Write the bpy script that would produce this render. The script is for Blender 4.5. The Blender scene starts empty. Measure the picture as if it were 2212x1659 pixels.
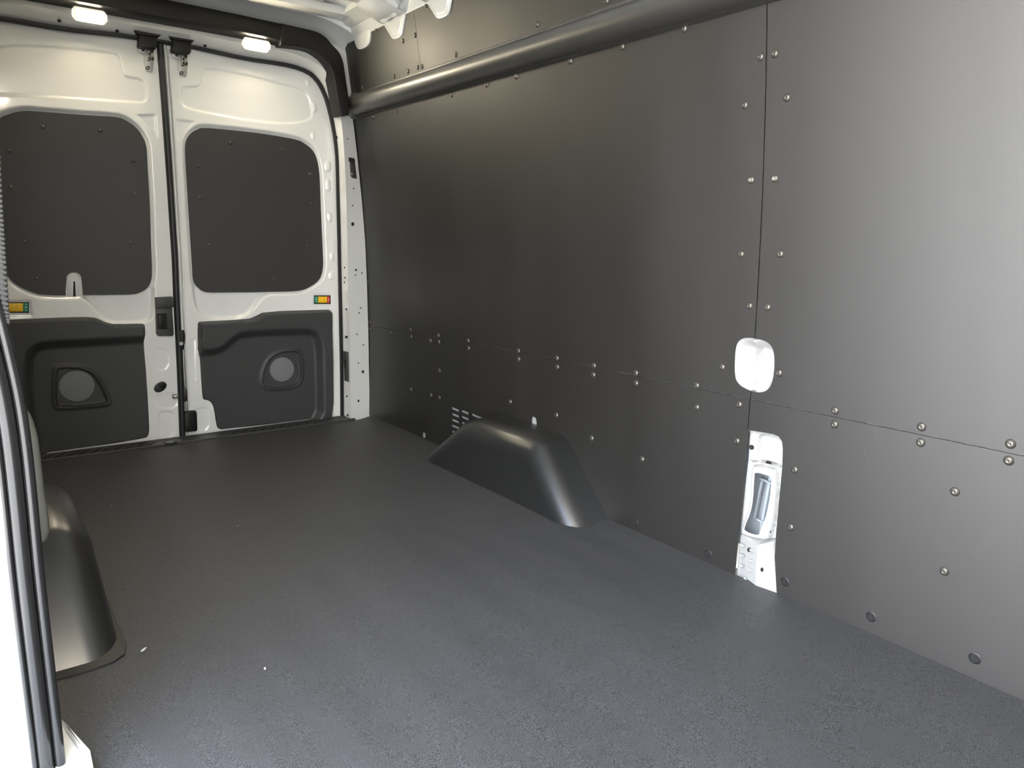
import bpy, bmesh, math, random
import numpy as np
from mathutils import Vector, Matrix
from mathutils.geometry import delaunay_2d_cdt
random.seed(4)
S = bpy.context.scene
COL = S.collection

# ------------------------------------------------------------------ camera
F = 1590.0941
R = np.array([[0.80226759, -0.09579038, 0.58922908],
              [-0.59669963, -0.15808087, 0.7867401],
              [0.01778371, -0.98276886, -0.18398125]])
CAM = np.array([0.0, 0.0, 0.93])
CX, CY = 1106.0, 829.5
cd = bpy.data.cameras.new('camera'); cam = bpy.data.objects.new('camera', cd); COL.objects.link(cam)
M = Matrix.Identity(4)
for i in range(3):
    M[i][0] = R[i][0]; M[i][1] = -R[i][1]; M[i][2] = -R[i][2]; M[i][3] = CAM[i]
cam.matrix_world = M
cd.sensor_width = 36; cd.sensor_fit = 'HORIZONTAL'; cd.lens = F * 36 / 2212
cd.clip_start = 0.01; cd.clip_end = 200
S.camera = cam

# ------------------------------------------------------------------ world, sun, exposure
S.view_settings.view_transform = 'Standard'; S.view_settings.look = 'None'
S.view_settings.gamma = 1.0; S.view_settings.use_curve_mapping = False
S.view_settings.exposure = 1.9
w = bpy.data.worlds.new('sky'); S.world = w; w.use_nodes = True
nt = w.node_tree; nt.nodes.clear()
o_ = nt.nodes.new('ShaderNodeOutputWorld'); b_ = nt.nodes.new('ShaderNodeBackground')
tc = nt.nodes.new('ShaderNodeTexCoord'); sp = nt.nodes.new('ShaderNodeSeparateXYZ'); cr = nt.nodes.new('ShaderNodeValToRGB')
nt.links.new(tc.outputs['Generated'], sp.inputs[0]); nt.links.new(sp.outputs['Z'], cr.inputs[0])
cr.color_ramp.elements[0].position = 0.0; cr.color_ramp.elements[0].color = (1.0, 0.97, 0.92, 1)
cr.color_ramp.elements[1].position = 0.55; cr.color_ramp.elements[1].color = (0.62, 0.72, 0.90, 1)
nt.links.new(cr.outputs[0], b_.inputs[0]); b_.inputs[1].default_value = 4.6
nt.links.new(b_.outputs[0], o_.inputs[0])
sd = bpy.data.lights.new('sun', 'SUN'); sd.energy = 10.0; sd.angle = math.radians(1.0); sd.color = (1, 0.93, 0.82)
so = bpy.data.objects.new('sun', sd); COL.objects.link(so)
so.rotation_euler = Vector((-0.45, 0.35, -0.85)).to_track_quat('-Z', 'Y').to_euler()
LED = 115.0

# ------------------------------------------------------------------ pixel <-> plane helpers (real planes of the van)
def ray(x, y):
    return R @ np.array([x - CX, y - CY, F])
def hit(q, ax, v):
    d = ray(*q); t = (v - CAM[ax]) / d[ax]
    return CAM + t * d
_pz = np.array([0, .5, .7, .9, 1.1, 1.3, 1.55, 1.92, 2.3])
_px = np.array([1.750, 1.758, 1.757, 1.749, 1.738, 1.722, 1.697, 1.645, 1.58])
_cf = np.polyfit(_pz, _px, 4)
def prof(z): return np.polyval(_cf, z)
def wx(y, z): return prof(z) + 0.006 * (y - 2.5)
def wall(q):
    P = hit(q, 0, 1.75)
    for _ in range(25):
        P = hit(q, 0, wx(P[1], P[2]))
    return P
def wyz(l): return [(wall(q)[1], wall(q)[2]) for q in l]
YD = 3.72                                   # inner skin plane of the rear doors
def dxz(l, Y=YD): return [(hit(q, 1, Y)[0], hit(q, 1, Y)[2]) for q in l]
def fxy(l): return [(hit(q, 2, 0)[0], hit(q, 2, 0)[1]) for q in l]

# ------------------------------------------------------------------ object helpers
def wpos(o):
    v = Vector((0, 0, 0))
    while o is not None:
        v += o.location; o = o.parent
    return v
def tag(o, label=None, cat=None, group=None, kind=None):
    if label: o['label'] = label
    if cat: o['category'] = cat
    if group: o['group'] = group
    if kind: o['kind'] = kind
    return o
def obj(name, me, mat=None, parent=None, loc=(0, 0, 0), smooth=None):
    """link a mesh (world coordinates) as one object; the origin goes to loc (or to the parent's origin)"""
    if mat is not None and not me.materials: me.materials.append(mat)
    o = bpy.data.objects.new(name, me)
    base = wpos(parent) if parent is not None else Vector((0, 0, 0))
    if parent is None: base = Vector(loc)
    me.transform(Matrix.Translation(-base))
    if parent is not None: o.parent = parent
    else: o.location = loc
    COL.objects.link(o)
    if smooth is not None:
        me.polygons.foreach_set('use_smooth', [True] * len(me.polygons))
        me.set_sharp_from_angle(angle=math.radians(smooth))
    return o
def empty(name, loc, label=None, cat=None, group=None, kind=None):
    o = bpy.data.objects.new(name, None); o.location = loc; o.empty_display_size = .05
    COL.objects.link(o); return tag(o, label, cat, group, kind)
def mesh(name, verts, faces):
    me = bpy.data.meshes.new(name); me.from_pydata([tuple(map(float, v)) for v in verts], [], [tuple(map(int, f)) for f in faces])
    me.update(); return me
def bmm(name, bm):
    me = bpy.data.meshes.new(name); bmesh.ops.recalc_face_normals(bm, faces=bm.faces); bm.to_mesh(me); bm.free(); return me
def bbox(bm, c, s, rot=None, bev=0.0, seg=2):
    r = bmesh.ops.create_cube(bm, size=1)
    vs = r['verts']
    T = Matrix.Translation(Vector(c)) @ (rot.to_4x4() if rot is not None else Matrix.Identity(4)) @ Matrix.Diagonal((s[0], s[1], s[2], 1))
    bmesh.ops.transform(bm, matrix=T, verts=vs)
    if bev > 0:
        es = list({e for v in vs for e in v.link_edges})
        bmesh.ops.bevel(bm, geom=es, offset=bev, segments=seg, profile=.5, affect='EDGES')
def box(name, c, s, mat, parent=None, bev=0.003, rot=None, loc=None, seg=2):
    bm = bmesh.new(); bbox(bm, c, s, rot, bev, seg)
    return obj(name, bmm(name, bm), mat, parent, loc if loc else (c if parent is None else (0, 0, 0)), smooth=40)
def prism(bm, pts, d, bev=0.0, seg=2):
    """pts: closed list of 3-D points, extruded by vector d"""
    vs = [bm.verts.new(p) for p in pts]; f = bm.faces.new(vs)
    r = bmesh.ops.extrude_face_region(bm, geom=[f])
    nv = [g for g in r['geom'] if isinstance(g, bmesh.types.BMVert)]
    bmesh.ops.translate(bm, verts=nv, vec=Vector(d))
    if bev > 0:
        es = [e for v in nv for e in v.link_edges if all(x in nv for x in e.verts)]
        bmesh.ops.bevel(bm, geom=list(set(es)), offset=bev, segments=seg, profile=.5, affect='EDGES')
def cyl(bm, c, axis, r, h, n=20, r2=None):
    rot = Vector(axis).normalized().to_track_quat('Z', 'Y').to_matrix().to_4x4()
    q = bmesh.ops.create_cone(bm, cap_ends=True, segments=n, radius1=r, radius2=r if r2 is None else r2, depth=h)
    bmesh.ops.transform(bm, matrix=Matrix.Translation(Vector(c)) @ rot, verts=q['verts'])
def catmull(p, n=6, closed=False):
    p = [np.array(a, float) for a in p]; out = []
    N = len(p); rng = N if closed else N - 1
    for i in range(rng):
        g = (lambda k: p[k % N]) if closed else (lambda k: p[min(max(k, 0), N - 1)])
        a, b, c, d = g(i - 1), g(i), g(i + 1), g(i + 2)
        for j in range(n):
            t = j / n
            out.append(.5 * ((2 * b) + (-a + c) * t + (2 * a - 5 * b + 4 * c - d) * t * t + (-a + 3 * b - 3 * c + d) * t ** 3))
    if not closed: out.append(p[-1])
    return out
def chaikin(p, n=2):
    p = [np.array(a, float) for a in p]
    for _ in range(n):
        q = []
        for i in range(len(p)):
            a, b = p[i], p[(i + 1) % len(p)]
            q += [a * .75 + b * .25, a * .25 + b * .75]
        p = q
    return p
def sdf(P, poly):
    """signed distance (negative inside) of points P (n,2) to closed polygon"""
    poly = np.array([tuple(a) for a in poly]); a = poly; b = np.roll(poly, -1, 0)
    d2 = np.full(len(P), 1e9); ins = np.zeros(len(P), bool)
    near = np.zeros((len(P), 2))
    for A, B in zip(a, b):
        e = B - A; L = e @ e
        if L < 1e-14: continue
        w_ = P - A; t = np.clip((w_ @ e) / L, 0, 1); q = A + t[:, None] * e
        dd = ((P - q) ** 2).sum(1); m = dd < d2
        d2 = np.where(m, dd, d2); near[m] = q[m]
        if A[1] != B[1]:
            c = ((A[1] > P[:, 1]) != (B[1] > P[:, 1])) & (P[:, 0] < (B[0] - A[0]) * (P[:, 1] - A[1]) / (B[1] - A[1]) + A[0])
            ins ^= c
    d = np.sqrt(d2)
    return np.where(ins, -d, d), near
def sstep(d, w):
    t = np.clip(.5 - d / w, 0, 1); return t * t * (3 - 2 * t)
def relief(name, outline, hf, to3, step=.005, holes=(), rim=None, wrap=None):
    """height-field sheet: outline (closed 2-D), hf(P)->height, to3(u,v,h)->point; borders snapped to the outline"""
    o = np.array([tuple(a) for a in outline]); lo = o.min(0) - step; hi = o.max(0) + step
    nu = int((hi[0] - lo[0]) / step) + 2; nv = int((hi[1] - lo[1]) / step) + 2
    U, V = np.meshgrid(lo[0] + step * np.arange(nu), lo[1] + step * np.arange(nv), indexing='ij')
    P = np.stack([U.ravel(), V.ravel()], 1)
    d, near = sdf(P, o); inside = d < 0
    Q = P.copy()
    outm = ~inside; Q[outm] = near[outm]
    for h in holes:
        dh, nh = sdf(P, h); m = dh < 0
        Q[m] = nh[m]; inside &= ~m
    ins = inside.reshape(nu, nv)
    cnt = ins[:-1, :-1].astype(int) + ins[1:, :-1] + ins[:-1, 1:] + ins[1:, 1:]
    I, J = np.nonzero(cnt >= 1)
    idx = np.arange(nu * nv).reshape(nu, nv)
    fs = np.stack([idx[I, J], idx[I + 1, J], idx[I + 1, J + 1], idx[I, J + 1]], 1)
    used, inv = np.unique(fs, return_inverse=True); fs = inv.reshape(fs.shape)
    Q = Q[used]; H = hf(Q)
    X = to3(Q[:, 0], Q[:, 1], H)
    bm = bmesh.new(); vs = [bm.verts.new(x) for x in X]
    for f in fs:
        try: bm.faces.new([vs[k] for k in f])
        except ValueError: pass
    bmesh.ops.remove_doubles(bm, verts=bm.verts, dist=1e-5)
    if rim is not None:
        be = [e for e in bm.edges if e.is_boundary]
        r = bmesh.ops.extrude_edge_only(bm, edges=be)
        nv_ = [g for g in r['geom'] if isinstance(g, bmesh.types.BMVert)]
        bmesh.ops.translate(bm, verts=nv_, vec=Vector(rim))
    return bmm(name, bm)
def sheet(name, outer, holes, to3, thick, du, dv, jag=0.0):
    """flat board cut by CDT; outer/holes closed 2-D lists; to3(u,v)->point; thick = offset vector to the back"""
    def resamp(l, d):
        out = []
        for i in range(len(l)):
            a = np.array(l[i], float); b = np.array(l[(i + 1) % len(l)], float)
            n = max(1, int(np.linalg.norm(b - a) / d))
            for k in range(n): out.append(a + (b - a) * k / n)
        return out
    pts = []; ed = []
    rs = []
    for i, l in enumerate([outer] + list(holes)):
        r = resamp(l, .03 if not jag else .012)
        if jag and i == 0: r = [p + np.array([random.uniform(-jag, jag), random.uniform(-jag, jag)]) for p in r]
        if i > 0: r = resamp(l, .03)
        rs.append(r); s = len(pts); pts += r
        ed += [(s + k, s + (k + 1) % len(r)) for k in range(len(r))]
    A = np.array([tuple(a) for a in outer]); lo = A.min(0); hi = A.max(0)
    g = [(u, v) for u in np.arange(lo[0] + du / 2, hi[0], du) for v in np.arange(lo[1] + dv / 2, hi[1], dv)]
    G = np.array(g); keep = sdf(G, rs[0])[0] < -.008
    for h in rs[1:]: keep &= np.abs(sdf(G, h)[0]) > .006
    pts += [tuple(x) for x in G[keep]]
    r = delaunay_2d_cdt([Vector((float(p[0]), float(p[1]))) for p in pts], ed, [], 0, 1e-6)
    V = np.array([tuple(v) for v in r[0]]); Fc = np.array([f[:3] for f in r[2]])
    Cn = V[Fc].mean(1); m = sdf(Cn, rs[0])[0] < 0
    for h in rs[1:]: m &= sdf(Cn, h)[0] > 0
    Fc = Fc[m]; X = to3(V[:, 0], V[:, 1])
    bm = bmesh.new(); vs = [bm.verts.new(x) for x in X]
    for f in Fc:
        try: bm.faces.new([vs[k] for k in f])
        except ValueError: pass
    bmesh.ops.delete(bm, geom=[v for v in bm.verts if not v.link_faces], context='VERTS')
    r = bmesh.ops.extrude_face_region(bm, geom=bm.faces[:])
    nv_ = [g for g in r['geom'] if isinstance(g, bmesh.types.BMVert)]
    bmesh.ops.translate(bm, verts=nv_, vec=Vector(thick))
    return bmm(name, bm)
def tube(bm, path, r, n=8, closed=False, sec=None):
    """sweep a section (list of (a,b)) along a path; frame: b axis is -Y-ish kept fixed"""
    path = [Vector(p) for p in path]; N = len(path)
    if sec is None: sec = [(r * math.cos(2 * math.pi * k / n), r * math.sin(2 * math.pi * k / n)) for k in range(n)]
    rings = []
    for i, p in enumerate(path):
        t = (path[(i + 1) % N if closed else min(i + 1, N - 1)] - path[i - 1 if (closed or i > 0) else 0]).normalized()
        up = Vector((0, -1, 0))
        if abs(t.y) > .9: up = Vector((0, 0, 1))
        a = t.cross(up).normalized(); b = a.cross(t).normalized()
        rings.append([bm.verts.new(p + a * s[0] + b * s[1]) for s in sec])
    m = len(sec)
    for i in range(N if closed else N - 1):
        A, B = rings[i], rings[(i + 1) % N]
        for k in range(m): bm.faces.new((A[k], A[(k + 1) % m], B[(k + 1) % m], B[k]))
    if not closed: bm.faces.new(rings[0]); bm.faces.new(rings[-1][::-1])

# ------------------------------------------------------------------ materials
def mat(name, col, rough=.5, metal=0.0, coat=0.0, spec=.5, bump=0.0, bscale=200, var=0.0, vscale=3, rvar=0.0, emit=None, coatr=.1, stretch=None):
    m = bpy.data.materials.new(name); m.use_nodes = True; n = m.node_tree; b = n.nodes['Principled BSDF']
    b.inputs['Base Color'].default_value = (*col, 1); b.inputs['Roughness'].default_value = rough
    b.inputs['Metallic'].default_value = metal; b.inputs['Coat Weight'].default_value = coat
    b.inputs['Coat Roughness'].default_value = coatr; b.inputs['Specular IOR Level'].default_value = spec
    t = n.nodes.new('ShaderNodeTexCoord'); src = t.outputs['Object']
    if stretch:
        mp = n.nodes.new('ShaderNodeMapping'); mp.inputs['Scale'].default_value = stretch
        n.links.new(src, mp.inputs[0]); srcs = mp.outputs[0]
    else: srcs = src
    if bump:
        q = n.nodes.new('ShaderNodeTexNoise'); q.inputs['Scale'].default_value = bscale; q.inputs['Detail'].default_value = 2
        n.links.new(src, q.inputs['Vector'])
        u = n.nodes.new('ShaderNodeBump'); u.inputs['Strength'].default_value = bump; u.inputs['Distance'].default_value = .001
        n.links.new(q.outputs['Fac'], u.inputs['Height']); n.links.new(u.outputs[0], b.inputs['Normal'])
    if var or rvar:
        q = n.nodes.new('ShaderNodeTexNoise'); q.inputs['Scale'].default_value = vscale; q.inputs['Detail'].default_value = 4
        n.links.new(srcs, q.inputs['Vector'])
        if var:
            c = n.nodes.new('ShaderNodeMapRange'); c.inputs[1].default_value = .3; c.inputs[2].default_value = .7
            c.inputs[3].default_value = 1 - var; c.inputs[4].default_value = 1 + var
            n.links.new(q.outputs['Fac'], c.inputs[0])
            x = n.nodes.new('ShaderNodeVectorMath'); x.operation = 'SCALE'; x.inputs[0].default_value = col
            n.links.new(c.outputs[0], x.inputs['Scale']); n.links.new(x.outputs[0], b.inputs['Base Color'])
        if rvar:
            c = n.nodes.new('ShaderNodeMapRange'); c.inputs[1].default_value = .3; c.inputs[2].default_value = .7
            c.inputs[3].default_value = rough - rvar; c.inputs[4].default_value = rough + rvar
            n.links.new(q.outputs['Fac'], c.inputs[0]); n.links.new(c.outputs[0], b.inputs['Roughness'])
    if emit:
        b.inputs['Emission Color'].default_value = (*emit[0], 1); b.inputs['Emission Strength'].default_value = emit[1]
    return m
WHITE = mat('white_paint', (.80, .80, .77), .22, coat=.6, coatr=.06, bump=.02, bscale=60)
WHITEM = mat('white_paint_satin', (.68, .68, .66), .4, bump=.05, bscale=90)
DIMWHITE = mat('darkened_body_white', (.36, .36, .352), .45, bump=.04, bscale=90)  # same body white, darkened in colour to offset the strong daylight on it
BOARD = mat('coated_board', (.0105, .0095, .0082), .50, spec=.85, bump=.05, bscale=500, rvar=.03, vscale=3, var=.06, stretch=(1, 1.5, .25))
BOARDD = mat('coated_door_board', (.026, .025, .0235), .5, bump=.06, bscale=700)
EDGE = mat('board_edge', (.16, .13, .10), .7)
PLAST = mat('black_trim_plastic', (.040, .041, .041), .48, spec=.4, bump=.12, bscale=900)
PLASTS = mat('satin_black_plastic', (.008, .0075, .0065), .45, spec=.3, bump=.05, bscale=500)
RAILM = mat('rail_plastic', (.024, .022, .019), .42, spec=1.0, coat=1.0, coatr=.38, bump=.03, bscale=500)
RUBBER = mat('black_rubber', (.012, .012, .013), .5)
BLACK = mat('dark_void', (.008, .008, .008), .8)
GLOSS = mat('glossy_black_seal', (.010, .0095, .0095), .24)
METAL = mat('zinc_metal', (.42, .41, .39), .5, metal=1)
DMETAL = mat('dark_metal', (.10, .095, .09), .35, metal=1)
SCREW = mat('screw_dark', (.09, .085, .075), .32, metal=.6)
GRILLE = mat('speaker_mesh', (.17, .175, .175), .6, bump=.8, bscale=600)
YEL = mat('yellow_plastic', (.85, .52, .01), .4)
GRN = mat('green_plastic', (.01, .24, .12), .45)
RED = mat('red_plastic', (.55, .02, .03), .45)
WMARK = mat('white_print', (.8, .8, .8), .5)
TRIMG = mat('grey_trim_plastic', (.085, .085, .075), .45, bump=.1, bscale=700)
CONC = mat('pale_concrete', (.50, .49, .46), .9, var=.15, vscale=2)
LENS = mat('lamp_lens', (.9, .9, .86), .3, emit=((1.0, .88, .64), LED))
LENS2 = mat('roof_lamp_lens', (.9, .9, .86), .3, emit=((1.0, .90, .72), 165.0))
LENSR = mat('lamp_rim', (.9, .88, .80), .25, emit=((1.0, .93, .74), .20))
LINT = mat('white_lint', (.75, .75, .72), .8)
FAB = mat('woven_seal', (.030, .028, .026), .85, bump=.6, bscale=500)
GREYL = mat('inner_body_grey', (.30, .33, .36), .4)
# floor mat: pebbled vinyl with gentle waves
MATF = bpy.data.materials.new('vinyl_floor_mat'); MATF.use_nodes = True
n = MATF.node_tree; b = n.nodes['Principled BSDF']
t = n.nodes.new('ShaderNodeTexCoord')
q = n.nodes.new('ShaderNodeTexNoise'); q.inputs['Scale'].default_value = 780; q.inputs['Detail'].default_value = 1; q.inputs['Roughness'].default_value = .5
n.links.new(t.outputs['Object'], q.inputs['Vector'])
rp = n.nodes.new('ShaderNodeValToRGB'); rp.color_ramp.elements[0].position = .455; rp.color_ramp.elements[0].color = (.014, .014, .014, 1)
rp.color_ramp.elements[1].position = .56; rp.color_ramp.elements[1].color = (.078, .078, .083, 1)
n.links.new(q.outputs['Fac'], rp.inputs[0]); n.links.new(rp.outputs[0], b.inputs['Base Color'])
u = n.nodes.new('ShaderNodeBump'); u.inputs['Strength'].default_value = .55; u.inputs['Distance'].default_value = .0012
n.links.new(q.outputs['Fac'], u.inputs['Height'])
n.links.new(u.outputs[0], b.inputs['Normal']); b.inputs['Roughness'].default_value = .50

def W3(y, z): return np.stack([wx(y, z), y, z], 1)
def W3h(y, z, h): return np.stack([wx(y, z) - h, y, z], 1)
def D3(x, z, h): return np.stack([x, np.full_like(x, YD) - h, z], 1)

# ================================================================== GROUND AND FLOOR
g = box('ground', (-4, 3, -.78), (60, 60, .1), CONC, bev=0); tag(g, 'pale sunlit concrete ground outside the open side door', 'ground', kind='structure')
NY = 120; NX = 150
ys = np.linspace(-2.2, 3.592, NY); xs = np.linspace(.055, 1.752, NX)
def fz(x, y):
    z = .0025 * np.sin(7 * x + 4.2 * y) * np.exp(-((y - 1.6) / 1.0) ** 2) + .0018 * np.sin(13 * x - 3 * y + 1)
    z = z + .0009 * np.sin(2 * np.pi * x / .17 + .6 * y) * np.exp(-((y - 1.6) / .8) ** 2)
    z = z + .012 * np.exp(-(((x - 1.75) / .06) ** 2 + ((y - 3.59) / .07) ** 2))
    return z - .0045
V = []; Fs = []
for j, yy in enumerate(ys):
    for i, xx in enumerate(xs):
        edge = 1.752 + .006 * (yy - 2.5)
        x_ = .055 + (edge - .055) * (i / (NX - 1)); V.append((x_, yy, float(fz(x_, yy))))
for j in range(NY - 1):
    for i in range(NX - 1): a = j * NX + i; Fs.append((a, a + 1, a + NX + 1, a + NX))
nt_ = len(V)
bm = bmesh.new(); vs = [bm.verts.new(v) for v in V]
for f in Fs: bm.faces.new([vs[k] for k in f])
r = bmesh.ops.extrude_edge_only(bm, edges=[e for e in bm.edges if e.is_boundary])
bmesh.ops.translate(bm, verts=[x for x in r['geom'] if isinstance(x, bmesh.types.BMVert)], vec=(0, 0, -.006))
fl = obj('floor', bmm('floor', bm), MATF, smooth=40)
tag(fl, 'dark grey pebbled vinyl cargo floor mat', 'floor', kind='structure')
bm = bmesh.new(); bbox(bm, (.88, .9, -.06), (1.86, 6.2, .085))
sf = obj('subfloor', bmm('subfloor', bm), WHITEM, fl)

# ================================================================== RIGHT WALL
WR = empty('wall_right', (1.76, 1.2, 0), 'dark board-lined side wall of the van facing the open side door', 'wall', kind='structure')
YW0, YW1 = -2.2, 3.672
SEAMY = 1.2195; SZ = .519; RAILZ = 1.60; UY = 2.945
oval = chaikin(wyz([(1614, 729), (1639, 732), (1661, 740), (1672, 758), (1673.5, 790), (1669, 826), (1657, 845), (1635, 849), (1614, 843), (1592, 830), (1584.5, 812), (1585, 772), (1588, 744), (1599, 732)]), 2)
cut = wyz([(1600, 926), (1617, 929), (1654, 935), (1670, 938), (1682, 943), (1689, 953), (1691, 968), (1690, 1007), (1686, 1047), (1677, 1145), (1672, 1224), (1664, 1290), (1570, 1258)])
hole1 = chaikin(wyz([(911, 934), (919, 934), (919.5, 946), (912, 946)]), 2)
hole2 = chaikin(wyz([(1146, 900), (1158, 900), (1160, 924), (1148, 924)]), 2)
slots = []
for (x0, x1, n_, s0) in ((975, 991, 5, 878.5), (996, 1012, 5, 884.5), (1018, 1036, 5, 892)):
    for k in range(n_):
        yy = s0 + k * 12.5; xx = x1 + (12 if (x0 == 1018 and k == 0) else 0)
        sl = (yy_ := .42)
        slots.append(wyz([(x0, yy), (xx, yy + (xx - x0) * sl), (xx, yy + (xx - x0) * sl + 5.6), (x0, yy + 5.6)]))
# the painted steel of the body side behind the boards
bmc = chaikin(oval, 0)
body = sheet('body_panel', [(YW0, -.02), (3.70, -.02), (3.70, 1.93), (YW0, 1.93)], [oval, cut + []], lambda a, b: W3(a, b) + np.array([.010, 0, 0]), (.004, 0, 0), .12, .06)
obj('body_panel', body, DIMWHITE, WR, smooth=40)
G_ = .0011
def clampz(l, lo, hi): return l
def panel(pts, holes, jag=.0004):
    return obj('wall_board', sheet('wall_board', pts, holes, W3, (.005, 0, 0), .10, .05, jag), BOARD, WR, smooth=40)
p_main = panel([(SEAMY + .0016, SZ + G_), (2.30, .520 + G_), (UY, .509 + G_), (YW1, .489 + G_), (YW1, 1.60), (SEAMY + .0016, 1.60)], [oval])
p_right = panel([(YW0, SZ + G_), (SEAMY - .0016, SZ + G_), (SEAMY - .0016, 1.93), (YW0, 1.93)], [oval])
p_lowm = panel([(SEAMY + .0025, -.005), (UY - G_, -.005), (UY - G_, .509 - G_), (2.3, .520 - G_), (SEAMY + .0025, SZ - G_)], [hole2, chaikin([], 0)] if False else [hole2] + slots)
p_lowf = panel([(UY + G_, -.005), (YW1, -.005), (YW1, .489 - G_), (UY + G_, .509 - G_)], [hole1])
p_lowr = panel([(YW0, -.005), (SEAMY - .0005, -.005), (SEAMY - .0005, SZ - G_), (YW0, SZ - G_)], [cut])
p_upf = panel([(UY + .001, 1.60), (YW1 - .02, 1.60), (YW1 - .02, 1.93), (UY + .001, 1.93)], [])
p_upn = panel([(SEAMY + G_, 1.60), (UY - .001, 1.60), (UY - .001, 1.93), (SEAMY + G_, 1.93)], [])
# screws -------------------------------------------------------------
bm = bmesh.new()
prof_s = [(.0108, 0), (.0106, .0008), (.0090, .0028), (.0066, .0046), (.0036, .0058), (.0026, .0050)]
N_ = 14; rings = [[bm.verts.new((-h, r_ * math.cos(2 * math.pi * k / N_), r_ * math.sin(2 * math.pi * k / N_))) for k in range(N_)] for r_, h in prof_s]
for a, c in zip(rings, rings[1:]):
    for k in range(N_): bm.faces.new((a[k], a[(k + 1) % N_], c[(k + 1) % N_], c[k]))
bm.faces.new(rings[-1])
scr_me = bmm('screw', bm); scr_me.materials.append(SCREW)
for p_ in scr_me.polygons: p_.use_smooth = True
scr_me2 = scr_me.copy(); scr_me2.materials.clear(); scr_me2.materials.append(METAL)
def screw(P, parent, me=scr_me, sc=1.0, rotz=0.0, tilt=0.0):
    o = bpy.data.objects.new('screw', me); o.parent = parent
    o.location = Vector(P) - wpos(parent); o.scale = (sc, sc, sc)
    o.rotation_euler = (random.uniform(0, 3), tilt, rotz); COL.objects.link(o); return o
wscrews = [(871, 88), (897, 76), (814, 64), (921, 11), (783, 190), (852, 165), (882, 154), (903, 146), (912, 144), (985, 118), (1160, 53), (1310, 2),
 (807, 254), (858, 239), (976, 205), (1051, 183), (1115, 165), (1232, 132), (1344, 101), (1478, 62), (767, 317), (778, 425), (788, 518), (795, 608), (799, 696),
 (799.5, 710), (887, 712.5), (888, 727), (845, 719), (930, 736), (947, 725), (948, 739), (1011, 736), (1012, 752), (1120, 758), (1120.5, 776), (1203, 774),
 (1204, 793), (1283, 790), (1282, 810), (949, 801), (888, 841), (931, 854), (949, 859), (1102, 868), (1202, 897), (1278, 947), (803, 813), (1387, 992),
 (1374, 806), (1374, 828), (1505, 833), (1505, 880), (1597, 874), (1592, 953), (1560, 793), (1683, 806), (1619, 661), (1658, 664), (1601, 549), (1686, 549),
 (1609, 227), (1700, 211), (1643, 123), (1674, 116), (1717, 1015), (1708, 1139), (1804, 887), (1803, 917), (1991, 922), (1989, 956), (2183, 959), (2179, 995),
 (2063, 1062), (2040, 1234), (2550, 1120), (2560, 1330), (2420, 1000), (2415, 1040)]
def tilt_at(z): return -math.atan((prof(z + .01) - prof(z - .01)) / .02) * -1
def owner(P):
    y, z = P[1], P[2]
    if y < SEAMY: return p_right if z > SZ else p_lowr
    if z > 1.6: return p_upf if y > UY else p_upn
    if z > np.interp(y, [1.22, 2.30, 2.945, 3.672], [.519, .520, .509, .489]): return p_main
    return p_lowf if y > UY else p_lowm
for q_ in wscrews:
    P = wall(q_); screw(P, owner(P), tilt=math.atan((prof(P[2] + .01) - prof(P[2] - .01)) / .02))
for q_ in ((1623, 389), (1674, 386)):
    P = wall(q_); s_ = screw(P, owner(P), tilt=math.atan((prof(P[2] + .01) - prof(P[2] - .01)) / .02))
    bm = bmesh.new(); cyl(bm, (P[0] - .005, P[1], P[2]), (1, 0, 0), .0048, .004, 12)
    c_ = obj('screw_tip', bmm('screw_tip', bm), METAL, owner(P), smooth=40); c_['label'] = 'bright silver centre of the screw'
# screws set in countersunk dimples along the floor
for q_ in ((852, 913.5), (898, 932.5), (932.5, 946), (951, 953.7), (1373, 1129), (1530, 1196), (1696, 1257), (1882, 1332), (2106, 1422), (2330, 1515)):
    P = wall(q_); bm = bmesh.new()
    sc = 1.0 if q_[0] > 1000 else .6
    rr = [(.0135 * sc, 0.0005), (.0105 * sc, .0018), (.0095 * sc, -.004 + .004)]
    RG = [[bm.verts.new((P[0] - h, P[1] + r_ * math.cos(2 * math.pi * k / 16), P[2] + r_ * math.sin(2 * math.pi * k / 16))) for k in range(16)] for r_, h in rr]
    for a, c in zip(RG, RG[1:]):
        for k in range(16): bm.faces.new((a[k], a[(k + 1) % 16], c[(k + 1) % 16], c[k]))
    obj('screw_washer', bmm('screw_washer', bm), RUBBER, owner(P), smooth=50)
    bm = bmesh.new(); cyl(bm, (P[0] - .0008, P[1], P[2]), (1, 0, 0), .0094 * sc, .002, 16); cyl(bm, (P[0] - .002, P[1], P[2]), (1, 0, 0), .0055 * sc, .0025, 6)
    obj('screw', bmm('screw', bm), BLACK, owner(P), smooth=30)

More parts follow.
